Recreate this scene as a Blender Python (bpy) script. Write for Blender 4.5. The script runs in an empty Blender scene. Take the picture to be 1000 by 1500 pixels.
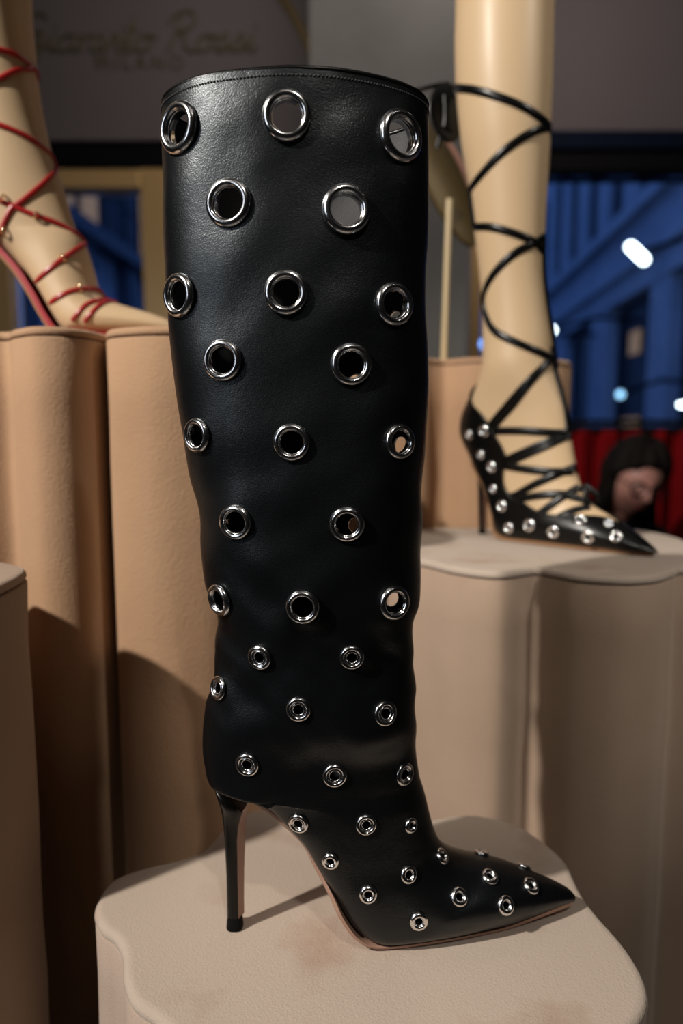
import bpy, bmesh, math, random
from mathutils import Vector, Matrix, noise
from mathutils.bvhtree import BVHTree
C = bpy.context.scene.collection
sc = bpy.context.scene
random.seed(4)
# ---------------------------------------------------------------- camera
CZ = 1.35                      # camera height above the shop floor
F = 1000.0                     # focal length in pixels of a 1000 x 1500 frame
PIT = math.radians(6.28)
cd = bpy.data.cameras.new('camera'); cam = bpy.data.objects.new('camera', cd); C.objects.link(cam)
cam.location = (0, 0, CZ); cam.rotation_euler = (math.pi/2 - PIT, 0, 0)
cd.sensor_width = 36; cd.lens = 24; cd.clip_start = .02; cd.clip_end = 200
cd.dof.use_dof = True; cd.dof.focus_distance = .44; cd.dof.aperture_fstop = 3.2
sc.camera = cam
# ---------------------------------------------------------------- world, lights, exposure
w = bpy.data.worlds.new('dusk'); sc.world = w; w.use_nodes = True
bg = w.node_tree.nodes['Background']; bg.inputs[0].default_value = (.105, .24, .74, 1); bg.inputs[1].default_value = 1.5
def spot(name, loc, target, power, col=(1, .93, .84), radius=.045, angle=60, blend=.5):
    l = bpy.data.lights.new(name, 'SPOT'); l.energy = power; l.color = col; l.shadow_soft_size = radius
    l.spot_size = math.radians(angle); l.spot_blend = blend
    o = bpy.data.objects.new(name, l); C.objects.link(o); o.location = loc
    o.rotation_euler = (Vector(target) - Vector(loc)).to_track_quat('-Z', 'Y').to_euler()
    return o
spot('ceiling_spot_left', (-1.82, -.70, 3.08), (-.15, .60, 1.3), 390)
spot('ceiling_spot_front', (.30, -.95, 3.05), (.20, .62, 1.05), 48, angle=18, blend=.25)
spot('ceiling_spot_right', (1.5, -.35, 3.05), (.28, .90, 1.45), 70, angle=26, blend=.4)
def area(name, loc, target, power, sx, sy, col):
    l = bpy.data.lights.new(name, 'AREA'); l.energy = power; l.color = col; l.shape = 'RECTANGLE'; l.size = sx; l.size_y = sy
    o = bpy.data.objects.new(name, l); C.objects.link(o); o.location = loc
    o.rotation_euler = (Vector(target) - Vector(loc)).to_track_quat('-Z', 'Y').to_euler(); return o
area('overhead_fill', (.2, -.6, 3.25), (.2, -.6, 0), 1.5, 1.2, 1.2, (1, .90, .80))  # added overhead area light, a weak general fill on the display
area('fascia_fill', (.4, 1.7, 3.3), (.4, 2.9, 2.3), 12, 1.6, .25, (1, .88, .82))  # added area light, aimed at the fascia to brighten it
area('left_sheen_fill', (-1.75, -.95, 1.95), (0, .45, 1.25), 5.0, .5, 1.1, (.80, .88, 1))  # added cool area light for soft sheen on the boot; wall_left has no opening
sc.view_settings.view_transform = 'Standard'; sc.view_settings.look = 'None'
sc.view_settings.gamma = 1; sc.view_settings.use_curve_mapping = False; sc.view_settings.exposure = 0.0
# ---------------------------------------------------------------- helpers
def ray(px, py):
    d = Vector(((px-500)/F, 1, -(py-750)/F)); c, s = math.cos(PIT), math.sin(PIT)
    return Vector((d.x, d.y*c + d.z*s, -d.y*s + d.z*c))
O0 = Vector((0, 0, CZ))
def P(px, py, Y):
    r = ray(px, py); return O0 + r*(Y/r.y)
def Pz(px, py, z):
    r = ray(px, py); return O0 + r*((z-CZ)/r.z)
def depth(p): return (p.y*math.cos(PIT) - (p.z-CZ)*math.sin(PIT))
def mat(name, base, rough=.5, metal=0, spec=.5, **kw):
    m = bpy.data.materials.new(name); m.use_nodes = True; nt = m.node_tree; b = nt.nodes['Principled BSDF']
    b.inputs['Base Color'].default_value = (*base, 1); b.inputs['Roughness'].default_value = rough
    b.inputs['Metallic'].default_value = metal; b.inputs['Specular IOR Level'].default_value = spec
    if kw.get('sheen'):
        b.inputs['Sheen Weight'].default_value = kw['sheen']; b.inputs['Sheen Roughness'].default_value = kw.get('sheen_r', .35)
        b.inputs['Sheen Tint'].default_value = (*kw.get('sheen_c', (1, .9, .8)), 1)
    if kw.get('coat'):
        b.inputs['Coat Weight'].default_value = kw['coat']; b.inputs['Coat Roughness'].default_value = kw.get('coat_r', .2)
    if kw.get('trans'): b.inputs['Transmission Weight'].default_value = kw['trans']
    if kw.get('sss'):
        b.inputs['Subsurface Weight'].default_value = kw['sss']; b.inputs['Subsurface Radius'].default_value = (.01, .005, .003)
    if kw.get('emit'):
        b.inputs['Emission Color'].default_value = (*kw['emit'], 1); b.inputs['Emission Strength'].default_value = kw.get('es', 1)
    if kw.get('tint'): b.inputs['Specular Tint'].default_value = (*kw['tint'], 1)
    tc = nt.nodes.new('ShaderNodeTexCoord')
    def nz(scale, detail=4, sc3=None):
        n = nt.nodes.new('ShaderNodeTexNoise'); n.inputs['Scale'].default_value = scale; n.inputs['Detail'].default_value = detail
        if sc3:
            mp = nt.nodes.new('ShaderNodeMapping'); mp.inputs['Scale'].default_value = sc3
            nt.links.new(tc.outputs['Object'], mp.inputs[0]); nt.links.new(mp.outputs[0], n.inputs['Vector'])
        else: nt.links.new(tc.outputs['Object'], n.inputs['Vector'])
        return n
    if kw.get('vary'):
        sclv, c2, lo, hi = kw['vary']
        n = nz(sclv, 5, kw.get('vary3')); r = nt.nodes.new('ShaderNodeValToRGB')
        r.color_ramp.elements[0].position = lo; r.color_ramp.elements[1].position = hi
        r.color_ramp.elements[0].color = (*base, 1); r.color_ramp.elements[1].color = (*c2, 1)
        nt.links.new(n.outputs['Fac'], r.inputs[0]); nt.links.new(r.outputs[0], b.inputs['Base Color'])
    if kw.get('bump'):
        scl, st, dist = kw['bump']
        if kw.get('voro'):
            n = nt.nodes.new('ShaderNodeTexVoronoi'); n.inputs['Scale'].default_value = scl; nt.links.new(tc.outputs['Object'], n.inputs['Vector']); out = n.outputs['Distance']
        else: out = nz(scl, 3).outputs['Fac']
        bp = nt.nodes.new('ShaderNodeBump'); bp.inputs['Strength'].default_value = st; bp.inputs['Distance'].default_value = dist
        nt.links.new(out, bp.inputs['Height'])
        if kw.get('bump2'):
            s2, st2, d2 = kw['bump2']; b2 = nt.nodes.new('ShaderNodeBump'); b2.inputs['Strength'].default_value = st2; b2.inputs['Distance'].default_value = d2
            nt.links.new(nz(s2, 4).outputs['Fac'], b2.inputs['Height']); nt.links.new(b2.outputs[0], bp.inputs['Normal'])
        nt.links.new(bp.outputs[0], b.inputs['Normal'])
    return m
M = {
 'leather': mat('black_leather', (.0024, .0027, .0033), .33, spec=.55, tint=(.86, .94, 1), bump=(1100, .30, .0006), bump2=(60, .16, .002)),
 'lining': mat('dark_lining', (.03, .03, .034), .6, bump=(600, .2, .0006)),
 'smooth_leather': mat('black_smooth_leather', (.003, .003, .003), .30, spec=.3, bump=(300, .05, .0006)),
 'chrome': mat('polished_nickel', (.92, .92, .93), .17, 1, bump=(40, .03, .0008)),
 'gilt': mat('pale_gold_metal', (.85, .66, .42), .15, 1, bump=(40, .02, .001)),
 'nude': mat('nude_sole_leather', (.38, .225, .165), .45, bump=(300, .05, .0008)),
 'tan': mat('tan_sole_leather', (.38, .21, .11), .5, bump=(300, .05, .0008)),
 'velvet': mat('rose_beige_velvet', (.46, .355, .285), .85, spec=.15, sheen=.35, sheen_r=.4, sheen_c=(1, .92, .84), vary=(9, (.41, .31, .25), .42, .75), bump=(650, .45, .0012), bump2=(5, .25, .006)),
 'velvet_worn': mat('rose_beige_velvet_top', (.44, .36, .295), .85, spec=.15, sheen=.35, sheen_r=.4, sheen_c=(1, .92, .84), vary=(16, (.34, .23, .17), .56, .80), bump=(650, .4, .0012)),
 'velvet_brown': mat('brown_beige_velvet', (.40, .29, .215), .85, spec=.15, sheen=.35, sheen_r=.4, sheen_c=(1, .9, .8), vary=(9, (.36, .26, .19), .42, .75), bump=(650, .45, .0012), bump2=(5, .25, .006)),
 'velvet_tan': mat('tan_velvet', (.46, .285, .17), .85, spec=.15, sheen=.4, sheen_r=.4, sheen_c=(1, .82, .64), vary=(7, (.41, .25, .155), .4, .7), bump=(450, .5, .0015), bump2=(14, .35, .004)),
 'seam': mat('dark_seam', (.16, .10, .07), .9, bump=(400, .2, .001)),
 'skin_plastic': mat('mannequin_plastic', (.63, .455, .275), .48, spec=.4, vary=(2.5, (.58, .41, .24), .3, .8), coat=.12, coat_r=.3, bump=(20, .02, .002)),
 'red_leather': mat('red_patent_leather', (.36, .012, .014), .28, bump=(250, .05, .0006)),
 'concrete': mat('grey_concrete', (.115, .113, .105), .85, vary=(3, (.17, .167, .155), .35, .72), bump=(60, .3, .003)),
 'mauve': mat('mauve_grey_panel', (.155, .130, .130), .7, vary=(1.5, (.17, .145, .145), .3, .7), bump=(200, .05, .001)),
 'gold': mat('brushed_brass', (.95, .62, .26), .36, .45, bump=(90, .05, .001)),
 'gold_paint': mat('dull_gold_lettering', (.125, .10, .05), .5, .2, bump=(100, .05, .001)),
 'black_metal': mat('black_metal', (.004, .004, .0045), .7, spec=.12, bump=(90, .05, .001)),
 'navy_metal': mat('navy_metal', (.003, .007, .022), .7, spec=.12, bump=(90, .05, .001)),
 'glass': mat('window_glass', (1, 1, 1), .0, trans=1, bump=(2, .01, .0005)),
 'white': mat('grey_paint', (.09, .085, .08), .8, bump=(90, .05, .001)),
 'floor': mat('dark_stone_floor', (.10, .09, .085), .45, vary=(2, (.13, .12, .11), .4, .6), bump=(50, .1, .002)),
 'red_cloth': mat('red_curtain_cloth', (.17, .0018, .0035), .9, spec=.1, bump=(400, .2, .001), vary=(4, (.14, .0015, .003), .4, .6)),
 'face': mat('skin', (.50, .245, .20), .5, sss=.1, bump=(150, .05, .001), vary=(12, (.46, .20, .16), .4, .7)),
 'lip': mat('lip_skin', (.33, .09, .085), .4, bump=(150, .05, .001)),
 'hair': mat('dark_brown_hair', (.006, .004, .0035), .75, spec=.12, bump=(180, .4, .003)),
 'black_cloth': mat('black_cloth', (.010, .010, .012), .9, bump=(300, .3, .001)),
 'eye': mat('eye_white', (.6, .55, .5), .2, bump=(100, .01, .001)),
 'facade': mat('pale_stone_facade', (.42, .46, .50), .85, vary=(1.2, (.34, .38, .43), .4, .65), bump=(14, .2, .02)),
 'facade_dark': mat('dark_window_bay', (.035, .045, .06), .5, bump=(5, .1, .02)),
 'facade_glass': mat('dark_street_glass', (.010, .014, .022), .45, spec=.15, bump=(3, .05, .01)),
 'lit': mat('lit_window_pane', (.3, .22, .12), .5, emit=(1, .63, .27), es=.14, bump=(3, .05, .01)),
 'lamp_white': mat('street_lamp_glow', (.9, .95, 1), .5, emit=(.75, .92, 1), es=9, bump=(3, .01, .01)),
 'lamp_blue': mat('blue_lamp_glow', (.3, .5, 1), .5, emit=(.20, .42, 1), es=3.0, bump=(3, .01, .01)),
 'lamp_cyan': mat('pale_blue_lamp_glow', (.5, .8, 1), .5, emit=(.35, .72, 1), es=2.2, bump=(3, .01, .01)),
 'pink': mat('blush_leather', (.52, .26, .19), .45, bump=(200, .1, .001)),
 'cream': mat('cream_lacquer', (.55, .43, .25), .4, bump=(100, .05, .001)),
 'asphalt': mat('street_asphalt', (.06, .065, .075), .7, bump=(30, .3, .01)),
}
def wloc(o):
    v = Vector((0, 0, 0))
    while o is not None: v += Vector(o.location); o = o.parent
    return v
def obj(name, verts, faces, m, parent=None, smooth=True, loc=None, angle=None):
    base = wloc(parent) if parent else Vector(loc) if loc is not None else Vector((0, 0, 0))
    me = bpy.data.meshes.new(name); me.from_pydata([tuple(Vector(v)-base) for v in verts], [], faces)
    bm = bmesh.new(); bm.from_mesh(me); bmesh.ops.recalc_face_normals(bm, faces=bm.faces); bm.to_mesh(me); bm.free()
    ms = m if isinstance(m, (list, tuple)) else [m]
    for k in ms: me.materials.append(M[k] if isinstance(k, str) else k)
    if smooth:
        for p in me.polygons: p.use_smooth = True
        if angle:
            try: me.set_sharp_from_angle(angle=math.radians(angle))
            except Exception: pass
    o = bpy.data.objects.new(name, me); C.objects.link(o)
    if parent: o.parent = parent
    elif loc is not None: o.location = loc
    return o
def tag(o, label, cat, group=None):
    o['label'] = label; o['category'] = cat
    if group: o['group'] = group
    return o
def struct(o): o['kind'] = 'structure'; return o
def thing(name, label, cat, loc, group=None):
    o = bpy.data.objects.new(name, None); C.objects.link(o); o.location = loc; o.empty_display_size = .05
    return tag(o, label, cat, group)
class MB:
    def __init__(s): s.v = []; s.f = []
    def add(s, v, f):
        n = len(s.v); s.v += [Vector(a) for a in v]; s.f += [tuple(i+n for i in q) for q in f]; return s
    def box(s, a, b):
        x0, y0, z0 = a; x1, y1, z1 = b
        return s.add([(x0,y0,z0),(x1,y0,z0),(x1,y1,z0),(x0,y1,z0),(x0,y0,z1),(x1,y0,z1),(x1,y1,z1),(x0,y1,z1)],
              [(0,3,2,1),(4,5,6,7),(0,1,5,4),(1,2,6,5),(2,3,7,6),(3,0,4,7)])
    def loft(s, rings, cap=True, closed=True):
        n = len(rings[0]); v = [p for r in rings for p in r]; f = []
        for i in range(len(rings)-1):
            for j in range(n if closed else n-1):
                k = (j+1) % n; f.append((i*n+j, i*n+k, (i+1)*n+k, (i+1)*n+j))
        if cap:
            f.append(tuple(range(n-1, -1, -1))); f.append(tuple((len(rings)-1)*n+j for j in range(n)))
        return s.add(v, f)
    def tube(s, pts, r, n=10, cap=True):
        pts = [Vector(p) for p in pts]; rings = []; up = None
        for i, p in enumerate(pts):
            t = (pts[min(i+1, len(pts)-1)] - pts[max(i-1, 0)]).normalized()
            if up is None: up = t.orthogonal().normalized()
            up = (up - t*up.dot(t)).normalized(); sd = t.cross(up); rr = r[i] if isinstance(r, (list, tuple)) else r
            rings.append([p + (up*math.cos(a)+sd*math.sin(a))*rr for a in [2*math.pi*k/n for k in range(n)]])
        return s.loft(rings, cap)
    def build(s, name, m, parent=None, smooth=True, loc=None, angle=None): return obj(name, s.v, s.f, m, parent, smooth, loc, angle)
def rbox(name, a, b, m, parent=None, bev=.004, loc=None):
    o = MB().box(a, b).build(name, m, parent, False, loc)
    bm = bmesh.new(); bm.from_mesh(o.data); bmesh.ops.bevel(bm, geom=bm.edges[:], offset=bev, segments=2, affect='EDGES', profile=.5); bm.to_mesh(o.data); bm.free()
    return o
def cr(pts, k=6, closed=False):
    """Catmull-Rom through tuples or vectors"""
    pts = [Vector(p) for p in pts]; n = len(pts); out = []
    for i in range(n if closed else n-1):
        g = (lambda j: pts[j % n]) if closed else (lambda j: pts[max(0, min(n-1, j))])
        a, b, c, d = g(i-1), g(i), g(i+1), g(i+2)
        for q in range(k):
            t = q/k
            out.append(.5*((2*b) + (c-a)*t + (2*a-5*b+4*c-d)*t*t + (3*b-a-3*c+d)*t**3))
    if not closed: out.append(pts[-1])
    return out
# ---------------------------------------------------------------- the room
def st(name, mb, m, smooth=False): return struct(mb.build(name, m, None, smooth))
XL, XR, YB, YF, ZC = -3.2, 3.2, -3.0, 3.0, 3.5
st('floor', MB().box((XL-.1, YB-.1, -.1), (XR+.1, YF+.3, 0)), 'floor')
st('ceiling', MB().box((XL-.1, YB-.1, ZC), (XR+.1, YF+.3, ZC+.1)), 'white')
st('wall_left', MB().box((XL-.1, YB-.1, 0), (XL, YF+.1, ZC)), 'white')
st('wall_right', MB().box((XR, YB-.1, 0), (XR+.1, YF+.1, ZC)), 'white')
st('wall_back', MB().box((XL, YB-.1, 0), (XR, YB, ZC)), 'white')
ZW = 2.60     # underside of the fascia
wf = MB().box((XL, YF, ZW), (XR, YF+.14, ZC)).box((XL, YF, 0), (XR, YF+.14, .9)).box((XL, YF, .9), (-2.3, YF+.14, ZW)).box((2.9, YF, .9), (XR, YF+.14, ZW))
st('wall_front', wf, 'mauve')
st('trim_1', MB().box((-2.3, YF-.03, 2.46), (.40, YF+.12, 2.598)), 'black_metal')
t2 = st('trim_2', MB().box((.40, YF-.03, 2.45), (2.9, YF+.12, 2.53)), 'black_metal')
st('trim_3', MB().box((.40, YF-.05, 2.53), (2.9, YF+.12, 2.598)), 'navy_metal')
col = st('wall_pillar', MB().box((P(455, 300, 2.5).x, 2.45, .001), (P(681, 420, 2.5).x, 2.98, ZC-.002)), 'concrete')
w1 = bpy.data.objects.new('window_1', None); C.objects.link(w1); w1.location = (-1.1, YF, .9); struct(w1)
def bar(name, x0, x1, z0, z1, m, par, y0=YF, y1=YF+.08): return rbox(name, (x0, y0, z0), (x1, y1, z1), m, par, .006)
x_a, x_b = P(211, 350, YF).x, P(262, 350, YF).x
bar('frame_post', x_a, x_b, .9, 2.455, 'gold', w1, YF-.04)
bar('frame_post', P(-20, 430, YF).x, P(22, 430, YF).x, .9, 2.455, 'gold', w1, YF-.04)
bar('frame_rail', P(22, 260, YF).x+.001, x_a-.001, 2.38, 2.455, 'gold', w1, YF-.03)
bar('frame_rail', -2.3, P(-20, 430, YF).x-.001, 2.38, 2.455, 'gold', w1, YF-.03)
bar('glass_pane', P(22, 430, YF).x+.001, x_a-.001, .901, 2.379, 'glass', w1, YF+.03, YF+.036)
bar('glass_pane', -2.299, P(-20, 430, YF).x-.001, .901, 2.379, 'glass', w1, YF+.03, YF+.036)
w2 = bpy.data.objects.new('window_2', None); C.objects.link(w2); w2.location = (1.6, YF, .9); struct(w2)
xg = P(686, 430, YF).x
bar('frame_post', xg, xg+.052, .9, 2.449, 'gold', w2, YF-.02)
bar('glass_pane', xg+.054, 2.899, .901, 2.449, 'glass', w2, YF+.03, YF+.036)
bar('window_rail', xg+.054, 2.899, 1.40, 1.425, 'black_metal', w2, YF-.01, YF+.025)
# ---------------------------------------------------------------- arched sign on the fascia
YS = YF - .05
cs = P(210, 172, YS); RS = (P(472, 172, YS).x - cs.x)
zb = P(243, 205, YS).z
def arch(r, n=48):
    a0 = math.asin((zb - cs.z)/r); return [(cs.x + r*math.cos(a), cs.z + r*math.sin(a)) for a in [a0 + (math.pi-2*a0)*k/n for k in range(n+1)]]
sign = thing('arched_sign', 'mauve arched shop sign with gold rim and faint gold script lettering', 'sign', (cs.x, YS, zb))
a = arch(RS-.022); MB().loft([[Vector((x, YS, z)) for x, z in a], [Vector((x, YS+.046, z)) for x, z in a]]).build('sign_panel', 'mauve', sign, True, angle=40)
a1, a2 = arch(RS-.020), arch(RS+.012)
rings = [[Vector((x1, YS-.012, z1)), Vector((x2, YS-.012, z2)), Vector((x2, YS+.046, z2)), Vector((x1, YS+.046, z1))] for (x1, z1), (x2, z2) in zip(a1, a2)]
MB().loft(rings).build('gold_rim', mat('dull_brass', (.10, .068, .018), .5, .5, bump=(80, .05, .001)), sign, True, angle=40)
L = {'G': (1.75, [[(1.4,1.9),(1.0,2.3),(.3,1.8),(.1,.9),(.5,.2),(1.1,.4),(1.4,1.1),(.9,1.1)], [(1.4,1.1),(1.3,-.4),(.7,-.8),(.3,-.4),(1,.1),(1.7,.4)]]),
 'a': (1.15, [[(.8,.9),(.5,1),(.1,.6),(.15,.1),(.5,0),(.85,.5),(.9,1),(.85,.2),(1.05,0),(1.3,.3)]]),
 'n': (1.1, [[(0,.8),(.15,1),(.2,.6),(.15,0),(.3,.7),(.65,1),(.8,.8),(.75,.2),(.95,0),(1.2,.3)]]),
 'i': (.5, [[(0,.4),(.2,1),(.15,.2),(.35,0),(.6,.3)], [(.25,1.45),(.27,1.55)]]),
 'v': (.95, [[(0,.8),(.15,1),(.3,.1),(.4,0),(.7,.6),(.75,1),(1.0,.9)]]),
 't': (.6, [[(0,.4),(.3,2.0),(.2,.2),(.4,0),(.65,.3)], [(0,1.2),(.6,1.3)]]),
 'o': (1.05, [[(.5,1),(.1,.7),(.1,.2),(.45,0),(.8,.4),(.6,1),(.9,.85),(1.1,.9)]]),
 's': (.85, [[(0,.1),(.4,1.1),(.6,.5),(.4,0),(.1,.1),(.5,.05),(.9,.3)]]),
 'R': (1.75, [[(.3,0),(.5,1.2),(.6,2.2)], [(0,1.7),(.3,2.2),(1,2.4),(1.4,1.9),(1.0,1.3),(.5,1.15),(.9,1.0),(1.2,.2),(1.6,0),(1.9,.2)]]), ' ': (.55, [])}
txt = 'Gianvito Rossi'; tot = sum(L[c][0] for c in txt)
xs0, xs1 = P(22, 65, YS).x, P(372, 65, YS).x; u = (xs1-xs0)/tot; zt = P(200, 76, YS).z
mb = MB(); x = xs0
for ch in txt:
    for stroke in L[ch][1]:
        pts = cr([(x + (p[0]+.22*p[1])*u, YS-.003, zt + p[1]*u*.85) for p in stroke], 5)
        mb.tube(pts, .0068, 6)
    x += L[ch][0]*u
mb.build('script_lettering', 'gold_paint', sign)
tcv = bpy.data.curves.new('city', 'FONT'); tcv.body = 'MILANO'; tcv.size = .075; tcv.extrude = .003; tcv.align_x = 'CENTER'; tcv.space_character = 1.4
to = bpy.data.objects.new('city', tcv); me = bpy.data.meshes.new_from_object(to)
pc = P(205, 102, YS)
lt = obj('city_lettering', [Vector((pc.x + v.co.x, YS-.003-v.co.z, pc.z + v.co.y)) for v in me.vertices], [tuple(p.vertices) for p in me.polygons], 'gold_paint', sign, False)
lt['kind'] = 'stuff'; bpy.data.objects.remove(to)
# ---------------------------------------------------------------- velvet pedestals
def pedestal(label, outline, ztop, m, mtop, name='scalloped_pedestal'):
    o2 = cr([(a, b, 0) for a, b in outline], 14, True); n = len(o2)
    ar = sum(o2[i].x*o2[(i+1) % n].y - o2[(i+1) % n].x*o2[i].y for i in range(n)); sg = 1 if ar > 0 else -1
    nr = []
    for i in range(n):
        t = (o2[(i+1) % n]-o2[i-1]).normalized(); nr.append(Vector((t.y, -t.x, 0))*sg)
    cx = sum(p.x for p in o2)/n; cy = sum(p.y for p in o2)/n
    t = thing(name, label, 'pedestal', (cx, cy, 0), 'velvet display pedestals')
    def ring(off, z): return [Vector((p.x, p.y, 0)) + q*off + Vector((0, 0, z)) for p, q in zip(o2, nr)]
    zs = [0.001, .04] + [ztop-.011-(ztop-.06)*(1-k/24) for k in range(25)]
    body = [ring(.0006*math.sin(z*31)+.0004*math.sin(z*73), z) for z in zs] + [ring(-.001, ztop-.0095), ring(-.004, ztop-.0090)]
    MB().loft(body).build('body', m, t, True, angle=50)
    MB().loft([ring(-.0035, ztop-.0105), ring(-.0020, ztop-.0090), ring(-.0020, ztop-.0078), ring(-.0035, ztop-.0065)]).build('seam_piping', 'seam', t)
    top = [ring(-.004, ztop-.0080), ring(-.0004, ztop-.0074), ring(.0003, ztop-.0058), ring(-.0002, ztop-.0034), ring(-.0018, ztop-.0014), ring(-.0040, ztop-.0003), ring(-.0065, ztop)]
    MB().loft(top).build('top_panel', mtop, t, True, angle=50)
    return t
ZP = CZ - .354
fo = [Pz(px, py, ZP) for px, py in [(139,1327),(163,1289),(205,1271),(255,1259),(290,1248),(311,1231)]]
fo = [(p.x, p.y) for p in fo] + [(-.105, .597), (-.085, .617), (-.05, .622), (-.012, .612), (.022, .592), (.055, .592)]
fo += [(p.x, p.y) for p in [Pz(px, py, ZP) for px, py in [(672,1192),(720,1196),(760,1208),(800,1234),(828,1260),(842,1288),(856,1314),(880,1344),(912,1380),(936,1416),(948,1448),(946,1474)]]]
fo += [(.176, .375), (.150, .345), (.105, .335), (.065, .35), (.045, .362), (.02, .35), (-.02, .335), (-.065, .345)]
fo += [(p.x, p.y) for p in [Pz(px, py, ZP) for px, py in [(236,1496),(196,1466),(182,1432),(180,1396),(168,1372),(148,1356)]]]
pedestal('rose beige velvet pedestal under the tall black boot', fo, ZP, 'velvet', 'velvet_worn')
ZR = CZ - .1325
ro = [Pz(px, py, ZR) for px, py in [(622,820),(660,829),(700,835),(735,837),(768,833),(786,831),(806,834),(840,840),(885,844),(925,845),(962,842),(985,835),(1000,830)]]
ro = [(.05, .80), (.06, .765)] + [(p.x, p.y) for p in ro] + [(.385, .69), (.43, .70), (.462, .75), (.455, .80), (.44, .84), (.447, .90), (.43, .97), (.38, .995), (.33, .98), (.28, .988), (.22, .985), (.16, .998), (.10, .98), (.06, .95), (.045, .90), (.055, .85)]
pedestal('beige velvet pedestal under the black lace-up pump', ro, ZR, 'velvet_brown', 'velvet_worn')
ZL = CZ + .1006
lo = [(-.229, .684), (-.218, .652), (-.18, .634), (-.145, .636), (-.112, .652), (-.092, .69), (-.092, .73), (-.105, .77), (-.085, .83), (-.10, .88), (-.14, .91), (-.2, .895), (-.24, .93), (-.30, .945), (-.345, .92), (-.39, .92), (-.44, .91), (-.475, .87), (-.465, .81), (-.49, .76), (-.485, .70), (-.445, .66), (-.40, .645), (-.36, .652), (-.325, .668), (-.305, .65), (-.28, .634), (-.255, .638), (-.238, .658)]
pedestal('tall tan velvet pedestal under the red sandal', lo, ZL, 'velvet_tan', 'velvet_tan')
ZN = CZ - .106
no = [(-.285, .575), (-.257, .548), (-.2475, .50), (-.252, .455), (-.275, .425), (-.31, .418), (-.335, .43), (-.36, .418), (-.40, .408), (-.44, .42), (-.455, .45), (-.50, .46), (-.525, .50), (-.51, .54), (-.515, .57), (-.49, .605), (-.45, .608), (-.42, .592), (-.39, .605), (-.345, .608), (-.32, .592)]
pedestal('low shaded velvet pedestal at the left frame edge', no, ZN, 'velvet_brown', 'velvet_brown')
ZF = CZ + .116
bo = [(.02, 1.06), (.07, 1.02), (.12, 1.018), (.155, 1.04), (.19, 1.016), (.25, 1.012), (.31, 1.03), (.357, 1.08), (.35, 1.14), (.36, 1.22), (.31, 1.28), (.25, 1.275), (.19, 1.31), (.12, 1.29), (.05, 1.30), (.005, 1.25), (.02, 1.18), (-.005, 1.12)]
pedestal('beige velvet pedestal behind the lace-up pump', bo, ZF, 'velvet_tan', 'velvet_tan')
# ---------------------------------------------------------------- lofted boots and feet
def section(s, nseg, Wd, grow=0):
    A, B, wd, nA, nB = s['A'], s['B'], s['w'], s['nA'], s['nB']
    mid = (A+B)/2; h = (B-A)/2; hl = h.length; hd = h/hl if hl > 1e-9 else Vector((1, 0, 0)); out = []
    for k in range(nseg):
        th = 2*math.pi*k/nseg; c, sn = math.cos(th), math.sin(th); e = nB if c > 0 else nA
        out.append(mid + hd*((hl+grow)*math.copysign(abs(c)**(2/e), c)) + Wd*((wd+grow)*math.copysign(abs(sn)**(2/e), sn)))
    return out
def interp(secs, k):
    keys = ['w', 'nA', 'nB']; As = cr([s['A'] for s in secs], k); Bs = cr([s['B'] for s in secs], k)
    Ks = cr([(s['w'], s['nA'], s['nB']) for s in secs], k)
    ex = cr([(s.get('t', 0), 0, 0) for s in secs], k)
    return [dict(A=a, B=b, w=q[0], nA=max(q[1], 1.6), nB=max(q[2], 1.4), t=x[0]) for a, b, q, x in zip(As, Bs, Ks, ex)]
YH = .46
def yc(x): return YH + .017*max(0, (x+.078))/.25
BS = []
for py, a, b, wd in [(152,236.5,629,.0425),(200,236.5,630,.0425),(250,238,629.5,.0425),(300,240,628.5,.0425),(400,244,627.5,.0425),(460,247.5,627.5,.0425),(504,252,627,.0425),(592,262,625,.0425),(671,273,622.5,.042),(733,286,620.5,.042),(790,293,618.5,.041),(847,301,616,.0405),(885,311,611.5,.040),(910,316,605.5,.0385),(937,317,607.5,.0365),(968,316,608.5,.0352),(1012,308,605.5,.0355),(1056,300.5,607,.0372)]:
    A = P(a, py, YH-.004); B = P(b, py, YH-.004); A.y = B.y = YH; BS.append(dict(A=A, B=B, w=wd, nA=2, nB=2.15))
BS[0]['B'].z -= .0008
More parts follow.
